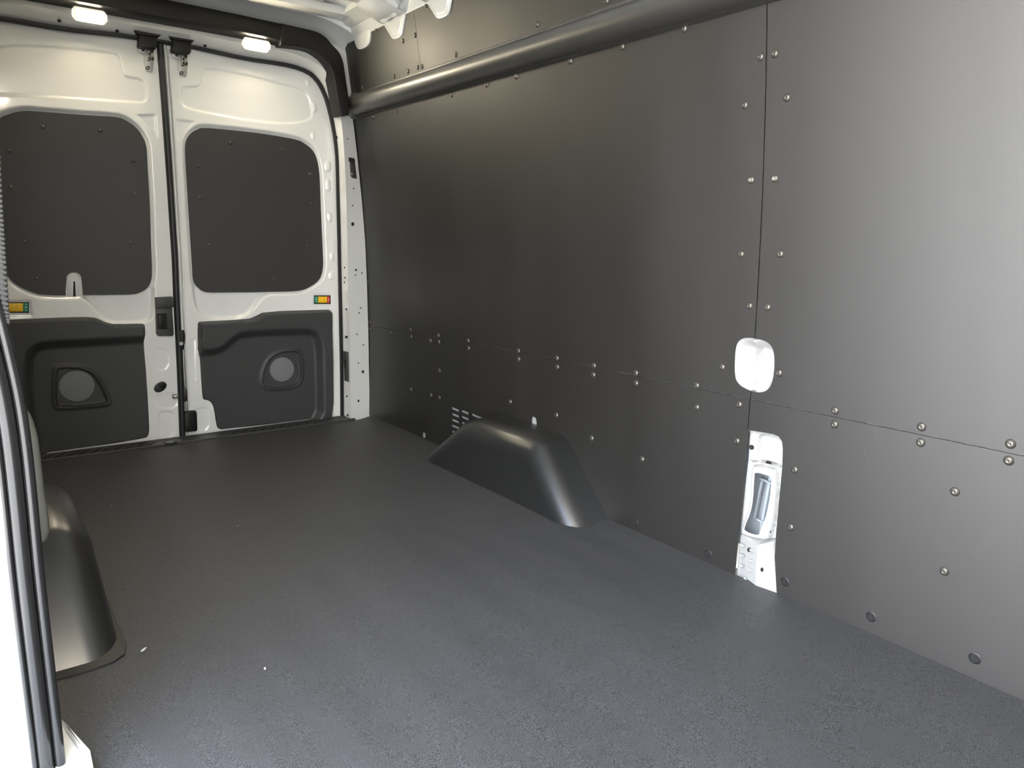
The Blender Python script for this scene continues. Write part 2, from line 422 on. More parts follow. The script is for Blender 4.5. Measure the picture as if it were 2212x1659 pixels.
# scratches and scuffs in the board coating
SCR = mat('scratched_coating', (.060, .060, .062), .5)
def scratch(pts, wd):
    P = [wall(q) for q in catmull(pts, 4)]; bm = bmesh.new(); a = []; b_ = []
    for i, p in enumerate(P):
        t = math.sin(math.pi * (i + .3) / (len(P) + .6)); a.append(bm.verts.new((p[0] - .0003, p[1] - wd * t, p[2]))); b_.append(bm.verts.new((p[0] - .0003, p[1] + wd * t, p[2])))
    for i in range(len(P) - 1): bm.faces.new((a[i], a[i + 1], b_[i + 1], b_[i]))
    o = obj('scratch', bmm('scratch', bm), SCR, owner(P[0])); o['label'] = 'pale scratch in the board coating'
for pts_, wd_ in (([(1874, 882), (1885, 915), (1893, 940), (1901, 962)], .0007), ([(1854, 930), (1866, 965), (1877, 1005), (1884, 1030)], .0006), ([(1750, 838), (1754, 846), (1757, 852)], .0009), ([(1762, 275), (1768, 280)], .0008), ([(1930, 795), (1917, 822), (1908, 842)], .0004)):
    scratch(pts_, wd_)

# oval access pocket in the body pillar
bo = np.array([tuple(a) for a in oval]); cc = bo.mean(0)
grow = [tuple(cc + (np.array(a) - cc) * 1.10) for a in oval]
ridge_px = wyz([(1632, 729), (1630, 745), (1620, 765), (1618, 790), (1626, 820), (1627, 850)])
def seg_d(P, line):
    d = np.full(len(P), 1e9); side = np.zeros(len(P))
    for A, B in zip(line[:-1], line[1:]):
        A = np.array(A); B = np.array(B); e = B - A; w_ = P - A; t = np.clip((w_ @ e) / (e @ e), 0, 1); q = A + t[:, None] * e
        dd = np.sqrt(((P - q) ** 2).sum(1)); m = dd < d; d[m] = dd[m]; side[m] = (e[0] * w_[:, 1] - e[1] * w_[:, 0])[m]
    return d, side
def oval_h(P):
    d, _ = sdf(P, oval); dr, sd_ = seg_d(P, ridge_px)
    h = -.010 - .034 * sstep(d + .016, .034)
    h = h + .026 * np.exp(-(dr / .006) ** 2) * sstep(d + .004, .006) - .012 * np.exp(-((dr - .009) / .003) ** 2) * (sd_ > 0) + np.where(sd_ > 0, .004, 0) * sstep(dr * -1 + .008, .01)
    return h
obj('access_pocket', relief('access_pocket', grow, oval_h, W3h, .0025), DIMWHITE, WR, smooth=60)['label'] = 'white painted oval pocket showing through the board seam'
# lower body pillar seen through the tall cut-out
post = wyz([(1596, 920), (1660, 928), (1700, 938), (1705, 970), (1690, 1290), (1584, 1258), (1583, 1240), (1600, 1060), (1608, 990), (1612, 920)])
opening = chaikin(wyz([(1628, 1020), (1661, 1029), (1664, 1036), (1659, 1090), (1651, 1119), (1640, 1146), (1636, 1159), (1605, 1148), (1606, 1138), (1619, 1108), (1624, 1080), (1627, 1030)]), 1)
frame = chaikin(wyz([(1622, 1005), (1665, 1014), (1674, 1022), (1672, 1100), (1660, 1160), (1652, 1172), (1600, 1160), (1596, 1145), (1611, 1105), (1617, 1070), (1618, 1015)]), 2)
pocket = chaikin(wyz([(1632, 941), (1660, 946), (1678, 955), (1682, 975), (1678, 1010), (1630, 1000), (1622, 995), (1627, 960)]), 2)
lbox = wyz([(1589, 1158), (1598, 1156), (1640, 1174), (1672, 1168), (1680, 1290), (1570, 1258)])
ridgeb = wyz([(1641, 1174), (1636, 1282)])
def post_h(P):
    h = np.full(len(P), -.020)
    h += -.016 * sstep(sdf(P, pocket)[0], .012)
    h += .014 * sstep(sdf(P, frame)[0], .014)
    db, _ = sdf(P, lbox); dr, s_ = seg_d(P, ridgeb)
    bx = sstep(db, .006)
    for pg_, dp in ((frame, .012), (pocket, .006)):
        h -= dp * np.exp(-(sdf(P, pg_)[0] / .0022) ** 2)
    for ln in (wyz([(1612, 999), (1640, 1001), (1672, 1011), (1694, 1012)]), wyz([(1590, 1157), (1640, 1173), (1680, 1166)])):
        h -= .014 * np.exp(-(seg_d(P, ln)[0] / .0022) ** 2)
    face = np.where(s_ > 0, .010 - .40 * dr, .010 - .15 * dr)
    h = h * (1 - bx) + bx * np.maximum(face, -.02)
    return h
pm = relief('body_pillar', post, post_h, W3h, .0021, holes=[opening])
PIL = obj('body_pillar', pm, DIMWHITE, WR, smooth=50); PIL['label'] = 'white painted body pillar in the tall board cut-out'
# inside of the pillar
y0, z0 = np.array(opening).min(0); y1, z1 = np.array(opening).max(0)
bm = bmesh.new(); X0 = 1.83
prism(bm, [(X0, y0 - .08, z0 - .08), (X0, y1 + .08, z0 - .08), (X0, y1 + .08, z1 + .08), (X0, y0 - .08, z1 + .08)], (.02, 0, 0))
bbox(bm, (X0 - .012, (y0 + y1) / 2 + .012, (z0 + z1) / 2), (.02, .010, z1 - z0 + .1), Matrix.Rotation(.10, 3, 'X'), .003)
for (dy, dz, sy, sz_) in ((-.017, .0, .006, .12), (.022, .0, .006, .12), (0, .062, .045, .006), (0, -.062, .045, .006)):
    bbox(bm, (X0 - .022, (y0 + y1) / 2 + .012 + dy, z0 + .085 + dz), (.014, sy, sz_), Matrix.Rotation(.12, 3, 'X'), .002)
obj('pillar_inner_panel', bmm('pillar_inner_panel', bm), GREYL, PIL, smooth=40)
def disc(name, P, ax, r, m, parent, h=.002, sy=1.0, n=14):
    bm = bmesh.new(); cyl(bm, (0, 0, 0), ax, r, h, n)
    for v in bm.verts: v.co.z *= sy; v.co += Vector(P)
    return obj(name, bmm(name, bm), m, parent, smooth=40)
def onpost(q, h): P = wall(q); P[0] -= h; return P
disc('bolt_hole', onpost((1646, 1007), -.030), (1, 0, 0), .010, DMETAL, PIL, .003)
disc('bolt_hole', onpost((1616, 968), -.016), (1, 0, 0), .007, BLACK, PIL, .003)
for q_, r_ in (((1619, 1187), .004), ((1610, 1252), .005), ((1657, 1149), .004), ((1650, 1229), .004)):
    disc('punched_hole', onpost(q_, {1619: .002, 1610: .000, 1657: -.012, 1650: .007}[q_[0]] + .001), (1, 0, 0), r_, BLACK if r_ < .005 else GREYL, PIL, .004, 1.5)
bm = bmesh.new()
for k, (qx, qy) in enumerate([(1601, 1178), (1600, 1200), (1599, 1222), (1627, 1188), (1626, 1210), (1624, 1230)]):
    P = onpost((qx, qy), .006 if qx > 1610 else -.004); bbox(bm, P, (.006, .016, .004), None, .001)
d_ = obj('pressed_dimples', bmm('pressed_dimples', bm), DIMWHITE, PIL, smooth=60)

# ================================================================== CEILING
CE = empty('ceiling', (.85, 1.5, 2.0), 'white painted steel roof underside with pressed ribs', 'ceiling', kind='structure')
XC = .85
def roof_z(x):
    t = abs(x - XC) / .80
    return 2.015 - .012 * t ** 2 - .085 * max(0, (t - .80) / .2) ** 2
NXr = 70; xs = np.linspace(.02, 1.68, NXr); ysr = np.linspace(-2.2, 3.66, 60)
V = []; Fs = []
def rib(x):
    s = 0
    for c in (.22, .46, .70, .94, 1.18, 1.42):
        s += .010 * math.exp(-((x - c) / .028) ** 4)
    return s
xs = np.linspace(.02, 1.66, 260)
for yy in ysr:
    for xx in xs: V.append((xx, yy, roof_z(xx) - rib(xx)))
nx = len(xs)
for j in range(len(ysr) - 1):
    for i in range(nx - 1): a = j * nx + i; Fs.append((a, a + 1, a + nx + 1, a + nx))
obj('roof_skin', mesh('roof_skin', V, Fs), WHITE, CE, smooth=60)
# side rail joining wall and roof
def sweep_y(name, sec, ya, yb, m, parent, ny=24, loc=(0, 0, 0), zf=None, smooth=40, closed=True):
    bm = bmesh.new(); rg = []
    for k in range(ny + 1):
        y = ya + (yb - ya) * k / ny
        rg.append([bm.verts.new((x + .006 * (y - 2.5), y, z + (zf(y) if zf else 0))) for x, z in sec])
    m_ = len(sec)
    for a, c in zip(rg, rg[1:]):
        for k in range(m_ if closed else m_ - 1): bm.faces.new((a[k], a[(k + 1) % m_], c[(k + 1) % m_], c[k]))
    if closed: bm.faces.new(rg[0]); bm.faces.new(rg[-1][::-1])
    return obj(name, bmm(name, bm), m, parent, loc, smooth=smooth)
x19 = float(prof(1.9))
sweep_y('roof_side_rail', [(x19 + .03, 1.90), (x19 - .004, 1.90), (x19 - .010, 1.912), (x19 - .022, 1.925), (x19 - .030, 1.945), (x19 - .055, 1.952), (x19 - .075, 1.965), (x19 - .11, 1.972), (x19 - .11, 2.03), (x19 + .03, 2.03)], YW0, 3.64, WHITE, CE)
# cross bows with tabs hanging over the boards
def bow(yc, wtop, wbot, zbot, skip=False, wid=.085):
    B = None
    bm = bmesh.new()
    # hat section swept across
    prf = [(-wid - .03, .0), (-wid, .0), (-wid + .018, -.040), (-.030, -.040), (-.022, -.034), (.022, -.034), (.030, -.040), (wid - .018, -.040), (wid, .0), (wid + .03, .0)]
    rg = []
    for k in range(41):
        x = .06 + (1.62 - .06) * k / 40
        zc = roof_z(x) - .012
        if x > 1.45: zc = min(zc, 2.0 - .25 * ((x - 1.45)) ** 1.3 - .0)
        rg.append([bm.verts.new((x, yc + p[0], zc + p[1])) for p in prf])
    for a, c in zip(rg, rg[1:]):
        for i in range(len(prf) - 1): bm.faces.new((a[i], a[i + 1], c[i + 1], c[i]))
    B = obj('roof_bow', bmm('roof_bow', bm), WHITE, CE, smooth=35)
    return B
def tab(outline_px, B):
    o = chaikin(outline_px, 2)
    def th(P): return .006 + .004 * sstep(sdf(P, o)[0] + .012, .012)
    mm = relief('bow_tab', o, th, W3h, .006, rim=(.012, 0, 0)); obj('bow_tab', mm, WHITE, B, smooth=50)
def gusset(B, yc, w):
    """sloping end of the bow down to its tab"""
    bm = bmesh.new()
    a = [(1.50, yc - .085, 1.955), (1.50, yc + .085, 1.955), (x19 + .0, yc + w, 1.905), (x19 + .0, yc - w, 1.905)]
    vs = []
    N = 10
    for i in range(N + 1):
        t = i / N; row = []
        for j in range(N + 1):
            s = j / N
            p = (1 - s) * ((1 - t) * np.array(a[0]) + t * np.array(a[3])) + s * ((1 - t) * np.array(a[1]) + t * np.array(a[2]))
            p[2] -= .020 * math.sin(math.pi * s) ** .5 * (1 - t) * t * 2 + .008 * math.sin(math.pi * t)
            p[0] -= .014 * t * math.sin(math.pi * s)
            row.append(bm.verts.new(p))
        vs.append(row)
    for i in range(N):
        for j in range(N): bm.faces.new((vs[i][j], vs[i + 1][j], vs[i + 1][j + 1], vs[i][j + 1]))
    obj('bow_end', bmm('bow_end', bm), WHITE, B, smooth=60)
for yc in (3.11, 2.72, 2.28, 1.84, 1.38, .9, .4, -.1, -.6, -1.1, -1.6):
    B = bow(yc, .12, .05, 1.83)
    tab([(yc + .125, 1.925), (yc + .10, 1.90), (yc + .055, 1.845), (yc + .035, 1.826), (yc - .03, 1.822), (yc - .055, 1.838), (yc - .075, 1.87), (yc - .10, 1.90), (yc - .12, 1.925)], B)
    gusset(B, yc, .115)
RH = box('roof_bow', (XC, 3.45, 1.985), (1.46, .09, .04), WHITE, CE, bev=.008)
tab([(3.545, 1.925), (3.53, 1.90), (3.515, 1.862), (3.49, 1.848), (3.41, 1.846), (3.37, 1.86), (3.352, 1.895), (3.345, 1.925)], RH)
for q_ in ((835, 21), (840, 25)):
    P = hit(q_, 2, 1.955); disc('punched_hole', P, (0, 0, 1), .005, BLACK, CE, .003)

# ================================================================== REAR WALL: header + pillars
WB = empty('wall_rear', (.80, 3.7, 0), 'white painted door surround with header above the rear doors', 'wall', kind='structure')
XM = .803                                    # middle between the doors
def curve3(l, Y, n=4): return [np.array(hit(q, 1, Y)) for q in catmull(l, n)]
Spx = [(738, 905), (737, 800), (735, 700), (733, 600), (731, 500), (729, 420), (727, 340), (720, 283), (708, 230), (698, 201), (684, 176), (662, 156), (616, 141), (526, 127), (416, 103), (346, 91)]
Kpx = [(758, 908), (757, 800), (755, 700), (752, 600), (750, 500), (747, 400), (743, 320), (738, 268), (731, 222), (722, 190), (706, 158), (682, 136), (620, 112), (520, 92), (420, 76), (346, 64)]
Epx = [(799, 905), (797, 800), (795, 700), (790, 550), (783, 450), (775, 370), (766, 290), (757, 240), (746, 190), (738, 150), (722, 118), (695, 95), (620, 78), (520, 62), (420, 46), (346, 33)]
def res(c, n):
    c = [np.array(p) for p in c]; L = np.r_[0, np.cumsum([np.linalg.norm(b - a) for a, b in zip(c, c[1:])])]
    tt = np.linspace(0, L[-1], n); A = np.array(c)
    return np.stack([np.interp(tt, L, A[:, k]) for k in range(3)], 1)
def mix(cv, n): return cv
# keep the correspondence given by the lists
Sc = np.array(catmull([hit(q, 1, 3.715) for q in Spx], 5)); Kc = np.array(catmull([hit(q, 1, 3.615) for q in Kpx], 5)); Ec = np.array(catmull([hit(q, 1, 3.665) for q in Epx], 5))
Sc[0][2] = Kc[0][2] = Ec[0][2] = -.02
def mirror(c): m = c.copy(); m[:, 0] = 2 * XM - m[:, 0]; return m
def full(c):
    c = c.copy(); c[-1][0] = XM
    return np.vstack([c, mirror(c)[::-1][1:]])
Sf, Kf, Ef = full(Sc), full(Kc), full(Ec)
rows = [Sf + np.array([0, .05, 0]), Sf]
for t_ in (.15, .85):
    r_ = Sf * (1 - t_) + Kf * t_; r_[:, 1] = Sf[:, 1] * (1 - t_) + Kf[:, 1] * t_; rows.append(r_)
rows.append(Kf)
for t_ in (.1, .5, .9): rows.append(Kf * (1 - t_) + Ef * t_)
rows.append(Ef)
out = Ef.copy(); out[:, 1] += .03; rows.append(out)
nR = len(Sf); V = [tuple(p) for r_ in rows for p in r_]; Fs = []
for j in range(len(rows) - 1):
    for i in range(nR - 1): a = j * nR + i; Fs.append((a, a + 1, a + nR + 1, a + nR))
surr = obj('door_surround', mesh('door_surround', V, Fs), WHITE, WB, smooth=38)
# plate from the header up to the roof
bm = bmesh.new()
N = 40; rg = []
for k in range(N + 1):
    x = -.05 + 1.76 * k / N; dx = max(0, abs(x - XM) - .62)
    zt = 2.01 - .9 * dx ** 1.9; zb = 1.80 - 1.4 * dx ** 1.5
    rg.append([bm.verts.new(p) for p in ((x, 3.69, zb), (x, 3.672, zt - .075), (x, 3.60, zt - .045), (x, 3.52, zt - .038), (x, 3.50, zt))])
for a, c in zip(rg, rg[1:]):
    for i in range(4): bm.faces.new((a[i], a[i + 1], c[i + 1], c[i]))
obj('roof_header', bmm('roof_header', bm), WHITE, WB, smooth=35)
# outer body behind everything (closes the shell)
bm = bmesh.new(); bbox(bm, (.86, 3.86, .9), (2.2, .02, 2.4)); bbox(bm, (1.95, .7, .9), (.02, 6.4, 2.4)); bbox(bm, (.86, .7, 2.10), (2.2, 6.4, .02)); 
obj('outer_body', bmm('outer_body', bm), WHITE, WB)
# holes and plates on the right rear pillar
def onp(q, Y): return hit(q, 1, Y)
for q_, r_ in (((762, 484), .008), ((769, 583), .005), ((768, 594), .003), ((782, 590), .003), ((779, 665), .003), ((776, 676), .003), ((771, 722), .003), ((785, 745), .003), ((774, 784), .003), ((784, 803), .007), ((774, 866), .006), ((751, 300), .003), ((764, 407), .003), ((762, 444), .003)):
    t_ = (q_[0] - 752) / 45.0
    disc('punched_hole', onp(q_, 3.615 + .045 * max(0, min(1, t_)) - .003), (0, 1, 0), r_ * .9, BLACK, surr, .004, 1.3)
for q_, r_ in (((727, 297), .006), ((744, 578), .003), ((745, 600), .003), ((744, 610), .003), ((748, 668), .004), ((749, 856), .004), ((751, 897), .005), ((757, 878), .003)):
    disc('punched_hole', onp(q_, 3.635), (1, .3, 0), r_ * .9, BLACK, surr, .004, 1.5)
bx_ = onp((748, 728), 3.64); box('square_clip', bx_, (.010, .012, .013), BLACK, surr, bev=.001, rot=Matrix.Rotation(.3, 3, 'Y'))
def quad_plate(name, px, Y, th, m, parent, bev=.003, dirn=-1, loc=None):
    bm = bmesh.new(); prism(bm, [hit(q, 1, Y) for q in px], (0, dirn * th, 0), bev)
    return obj(name, bmm(name, bm), m, parent, loc or (0, 0, 0), smooth=40)
pl = quad_plate('striker_plate', [(741, 758), (753, 760), (757, 826), (744, 822)], 3.66, .03, PLAST, surr); pl['label'] = 'dark striker plate'
quad_plate('striker_slot', [(743, 776), (748, 778), (748, 795), (744, 792)], 3.629, .002, BLACK, surr, bev=0)
pl = quad_plate('belt_cover', [(751, 341), (756, 340), (765, 343), (770, 386), (760, 384), (755, 380)], 3.640, .006, DMETAL, surr); pl['label'] = 'dark metal plate set in the pillar'
quad_plate('belt_cover_hole', [(750.5, 340), (765, 342), (767, 350), (753, 349)], 3.633, .002, BLACK, surr, bev=0)
disc('screw', onp((759.5, 375.5), 3.632), (0, 1, 0), .006, METAL, surr, .003)
# dark notches in the header near the corner
quad_plate('header_notch', [(668, 103), (676, 104), (677, 113), (672, 118), (668, 114)], 3.648, .002, BLACK, surr, bev=0)
quad_plate('header_notch', [(686, 111), (696, 116), (706, 131), (700, 130), (690, 122)], 3.640, .002, BLACK, surr, bev=0)
for q_ in ((253, 67), (443, 99), (128, 45)):
    disc('punched_hole', onp(q_, 3.66), (0, .5, 1), .007, BLACK, surr, .003)

# rubber seals
bm = bmesh.new(); tube(bm, [(p[0], 3.700, p[2]) for p in Sf[::2]], 0, sec=[(-.008, -.015), (.007, -.015), (.008, .004), (.004, .012), (-.004, .012), (-.009, .004)])
obj('door_seal', bmm('door_seal', bm), RUBBER, WB, smooth=50)

# ================================================================== REAR DOORS
gap_px = [(346, 100), (356, 230), (366, 375), (374, 500), (378, 560), (381, 640), (384, 700), (389, 800), (392, 880), (394, 935)]
gapc = [hit(q, 1, 3.715) for q in gap_px]
gz = np.array([p[2] for p in gapc])[::-1]; gx = np.array([p[0] for p in gapc])[::-1]
def gxat(z): return np.interp(z, gz, gx)
def door_outline(side):
    c = [(p[0], p[2]) for p in Sc]          # right boundary from bottom up to the middle
    if side > 0:
        o = [(x - .002, z) for x, z in c if x > gxat(z) + .01]
        zt = o[-1][1]
        for z in np.linspace(zt, -.01, 24): o.append((gxat(z) + .014, z))
    else:
        c = [(2 * XM - x, z) for x, z in c]
        o = [(x + .002, z) for x, z in c if x < gxat(z) - .02]
        zt = o[-1][1]
        for z in np.linspace(zt, -.01, 24): o.append((gxat(z) - .008, z))
    return o
def P2(l): return [np.array(a) for a in dxz(l)]
wr = catmull(P2([(401, 330), (403, 304), (413, 288), (427, 279.5), (443, 276), (503, 281), (571, 289), (639, 301), (659, 310), (675, 323), (684, 339), (689, 360), (691.6, 385), (694, 443), (697.6, 527), (699, 572), (696, 592), (689, 606), (672, 619), (648, 628), (600, 630.5), (475, 632), (455, 631.8), (440, 629.5), (425, 618), (418, 604), (416, 577), (411, 500), (405, 400)]), 4, True)
wl = catmull(P2([(20, 246), (33, 242), (57, 239), (105, 242), (181, 248), (247, 252), (271, 259), (295, 276), (310, 297), (317, 319), (319.5, 361), (324, 436), (327, 527), (329, 590), (325, 612), (316, 625), (298, 634), (285, 636), (265, 636.8), (178, 637.5), (145, 638.5), (99.5, 637), (78, 634), (39, 617), (15, 593), (2, 560), (-8, 480), (-18, 400), (-20, 330), (-14, 280), (0, 255)]), 4, True)
upr = chaikin(P2([(399.5, 233), (391.5, 217), (390, 199), (396, 186), (426.6, 188), (434.5, 178), (435.6, 156), (446, 146.5), (481, 151.5), (571, 169.5), (628, 186.5), (655, 194), (669, 212), (674, 237), (672, 262), (594, 268), (470, 248)]), 2)
upl = chaikin(P2([(-40, 112), (9, 100), (45, 97), (158, 104), (240, 112), (259, 120), (263, 152), (272, 167), (298, 168.5), (313, 177), (317.5, 192), (316.5, 221), (294, 221), (158, 211), (45, 204.6), (-40, 204)]), 2)
trr = P2([(380, 258), (420, 263), (406, 281), (389, 302), (381, 300)])
trl = P2([(295, 248.6), (336, 248.6), (339, 297), (326, 281), (308, 262)])
por = chaikin(P2([(416, 596), (421, 655), (432, 680), (470, 689), (524, 686), (545, 670), (560, 648), (582, 634), (602, 622), (600, 590), (430, 590)]), 2)
pol = chaikin(P2([(160, 620), (179, 643), (198, 656), (214, 677.5), (230.5, 694), (255, 700), (312, 696), (328, 686), (331, 664), (331, 600), (170, 600)]), 2)
bzr = P2([(676, 635), (716, 635), (717, 660), (677, 660)])
bzl = P2([(-10, 650), (65, 650), (69, 683), (-10, 686)])
slr = P2([(410.5, 733), (421, 733), (422, 770), (423, 821), (413, 821), (411, 780)])
emr = chaikin(P2([(421, 930), (421, 888), (426, 882), (446, 881), (450, 888), (452, 930)]), 1)
eml = chaikin(P2([(343, 948), (342, 895), (349, 889), (370, 889), (375, 895), (377, 945)]), 1)
sql = chaikin(P2([(330, 754), (363, 753), (366, 797), (333, 801)]), 1)
cil = chaikin(P2([(332, 855), (383, 845), (386, 880), (350, 883), (336, 874)]), 2)
bumps = [(P2([(702, 350), (713, 348), (714, 369), (703, 371)]), .006), (P2([(703, 388), (712, 388), (714, 412), (705, 412)]), .006), (P2([(708, 460), (715, 459), (717, 478), (710, 479)]), .006),
         (P2([(713, 547), (719, 546), (721, 563), (714, 564)]), .005), (P2([(711, 589), (721, 589), (721, 604), (711, 604)]), .005), (P2([(674, 223), (682, 223), (684, 240), (676, 243)]), .005),
         (P2([(672, 286), (679, 285), (681, 300), (674, 302)]), .005), (P2([(660, 172), (668, 174), (670, 186), (662, 186)]), .004)]
def door_h(side):
    if side > 0:
        feats = [(upr, -.006, .009), (trr, -.004, .006), (por, -.020, .020), (bzr, -.004, .006), (slr, -.003, .005), (emr, -.004, .006)]; win = wr
        for b_, a_ in bumps: feats.append((chaikin(b_, 2), a_, .006))
        groove = P2([(705, 372), (703, 388)])
    else:
        feats = [(upl, -.006, .009), (trl, -.004, .006), (pol, -.020, .020), (bzl, -.004, .006), (eml, -.004, .006), (sql, -.003, .005), (cil, -.003, .008)]; win = wl
    def h(P):
        d, _ = sdf(P, win)
        H = np.zeros(len(P))
        for pg, a_, w_ in feats: H += a_ * sstep(sdf(P, pg)[0], w_)
        # rounded recess round the window board (rim rises towards the skin)
        s = sstep(d - .010, .016)
        H = H * (1 - s) + np.minimum(H, -.014) * s
        # gently raised border near the shut lines
        z = P[:, 1]; g_ = np.abs(P[:, 0] - gxat(z))
        H += -.010 * (g_ < .028) * side * (side > 0) * 1.0
        return H
    return h
sc_door = []
DOORS = {}
for side, nm, lab in ((-1, 'door_1', 'left rear cargo door, white steel with a black lower trim and release handle'), (1, 'door_2', 'right rear cargo door, white steel with a black lower trim beside the dark side wall')):
    o = door_outline(side)
    me = relief(nm, o, door_h(side), D3, .0048, rim=(0, .03, 0))
    D = obj(nm, me, WHITE, None, (float(gxat(0)) + .4 * side, YD, 0), smooth=50)
    tag(D, lab, 'door', kind='structure'); DOORS[side] = D
    win = wr if side > 0 else wl
    cn = np.mean(np.array(win), 0)
    holes = []
    if side < 0:
        holes = [catmull(P2([(145, 645), (144, 606), (146, 595), (153, 589.5), (161, 588.5), (169, 590), (175, 596), (177, 606), (178, 645)]), 3, True)]
    mb = sheet('window_board', [tuple(a) for a in win], [[tuple(a) for a in h] for h in holes], lambda a, b: D3(a, b, np.full_like(a, -.006)), (0, .006, 0), .08, .08)
    WBO = obj('window_board', mb, BOARDD, D, smooth=40); WBO['label'] = 'dark board covering the door window'
    for q_ in ([(93, 274), (216, 281.5), (20, 325), (288, 347), (291, 419), (23, 404), (53, 522), (282, 524.5), (79, 601)] if side < 0 else [(498, 309), (610, 323), (429, 358), (669, 376), (432, 427), (672, 439), (452, 529), (663, 532), (592, 604)]):
        P = hit(q_, 1, YD + .006); screw(P, WBO, sc=.72, rotz=math.pi / 2)
    # edge flange by the shut line
# centre seal + lip
bm = bmesh.new()
tube(bm, [(gxat(z) - .001, 3.706, z) for z in np.linspace(-.0, 1.79, 50)], 0, sec=[(-.013, -.02), (.013, -.02), (.012, .004), (.005, .010), (-.005, .010), (-.012, .004)])
obj('centre_seal', bmm('centre_seal', bm), RUBBER, DOORS[-1], smooth=50)
bm = bmesh.new()
for (off, rr) in ((.020, .0035), (.034, .004)):
    tube(bm, [(gxat(z) + off, 3.716, z) for z in np.linspace(.02, 1.76, 50)], rr, 8)
obj('edge_lip', bmm('edge_lip', bm), WHITE, DOORS[1], smooth=60)
# tab with a slot in the notch of the left board
def dplate(name, px, h0, th, m, parent, bev=.002, seg=2, cat=None):
    bm = bmesh.new(); pts = [hit(q, 1, YD - h0) for q in px]
    prism(bm, pts, (0, -th, 0), bev, seg); return obj(name, bmm(name, bm), m, parent, smooth=40)
tp = dplate('notch_plate', [(145, 641), (144, 606), (146, 595), (153, 589.5), (161, 588.5), (169, 590), (175, 596), (177, 606), (178, 640)], -.013, .004, WHITEM, DOORS[-1]); tp['label'] = 'pale plate in the notch of the window board'
dplate('notch_slot', [(158, 640), (158.5, 609), (160, 607), (162, 609), (163.5, 640)], -.0085, .0015, BLACK, DOORS[-1], bev=0)

# lower trim panels with speakers
def trim_panel(side, outline, recess, spk, gc, grr):
    D = DOORS[side]; o = outline
    def h(P):
        d, _ = sdf(P, o); dr, _ = sdf(P, recess); ds, _ = sdf(P, spk)
        H = .046 * sstep(d + .006, .012) + .004
        H = H - .038 * sstep(dr + .010, .048)
        ring = sstep(ds - .014, .016) * (1 - sstep(ds - .001, .004))
        H = H + .007 * ring - .008 * sstep(ds + .001, .004)
        dc = np.sqrt((P[:, 0] - gc[0]) ** 2 + (P[:, 1] - gc[1]) ** 2) - grr
        return H
    me = relief('trim_panel', o, h, D3, .0045, rim=(0, .008, 0))
    T = obj('trim_panel', me, PLAST, D, smooth=60); T['label'] = 'moulded black lower door trim panel'
    bm = bmesh.new()
    rg = []
    for rr, hh in ((grr, .0), (grr * .96, .004), (grr * .6, .007), (grr * .3, .008), (grr * .05, .0083)):
        rg.append([bm.verts.new((gc[0] + rr * math.cos(a) * 1.0, YD - .004 - hh, gc[1] + rr * math.sin(a))) for a in np.linspace(0, 2 * math.pi, 40, endpoint=False)])
    for a, c in zip(rg, rg[1:]):
        for k in range(40): bm.faces.new((a[k], a[(k + 1) % 40], c[(k + 1) % 40], c[k]))
    bm.faces.new(rg[-1])
    # ring of fine mesh ridges
    obj('speaker_grille', bmm('speaker_grille', bm), GRILLE, T, smooth=40)
    return T
YT = YD - .03
def P2t(l): return [np.array(a) for a in dxz(l, YT)]
tro = chaikin(P2t([(431, 760), (430, 702), (433, 696.5), (437, 696), (540, 690.5), (556, 684), (575, 674), (712, 669.5), (718, 671), (719.5, 676), (720, 740), (723, 905), (700, 908), (484, 934), (474, 932), (468, 926), (463.5, 897), (461, 882), (456, 873), (449, 869.5), (441, 869), (437, 862), (434, 820), (431, 775), (429, 767)]), 1)
trc = chaikin(P2t([(350, 761), (464, 757.5), (485.6, 745), (507, 726), (526, 717), (662, 712), (680, 717), (690, 732), (695, 767), (697, 960), (350, 960)]), 2)
tlo = chaikin(P2t([(-30, 695), (22, 692), (130, 687), (201, 685.6), (217, 691), (233, 698.6), (252, 702), (309, 700), (314, 702), (316, 708), (317, 740), (324, 821), (330, 927), (328, 944), (318, 954), (89.5, 987), (-30, 1001)]), 1)
tlc = chaikin(P2t([(440, 722), (163, 737), (89.5, 740), (65, 753), (55.6, 775), (54, 821), (62, 903), (86, 1020), (440, 1020)]), 2)
sr = chaikin(P2t([(571, 838), (571, 810), (580, 786), (594, 769), (621, 760), (645, 760), (650, 770), (653, 802), (650, 826), (637, 834), (607, 838.5)]), 2)
sl_ = chaikin(P2t([(124, 800), (130, 796), (173, 797), (201, 808), (216, 829), (235, 868), (228, 873), (130, 881), (122, 873), (122, 830)]), 2)
cr_, _z = hit((613, 799.6), 1, YT)[[0, 2]]; cl_, _zl = hit((168, 836), 1, YT)[[0, 2]]
trim_panel(1, tro, trc, sr, (cr_, _z), .064)
trim_panel(-1, tlo, tlc, sl_, (cl_, _zl), .070)

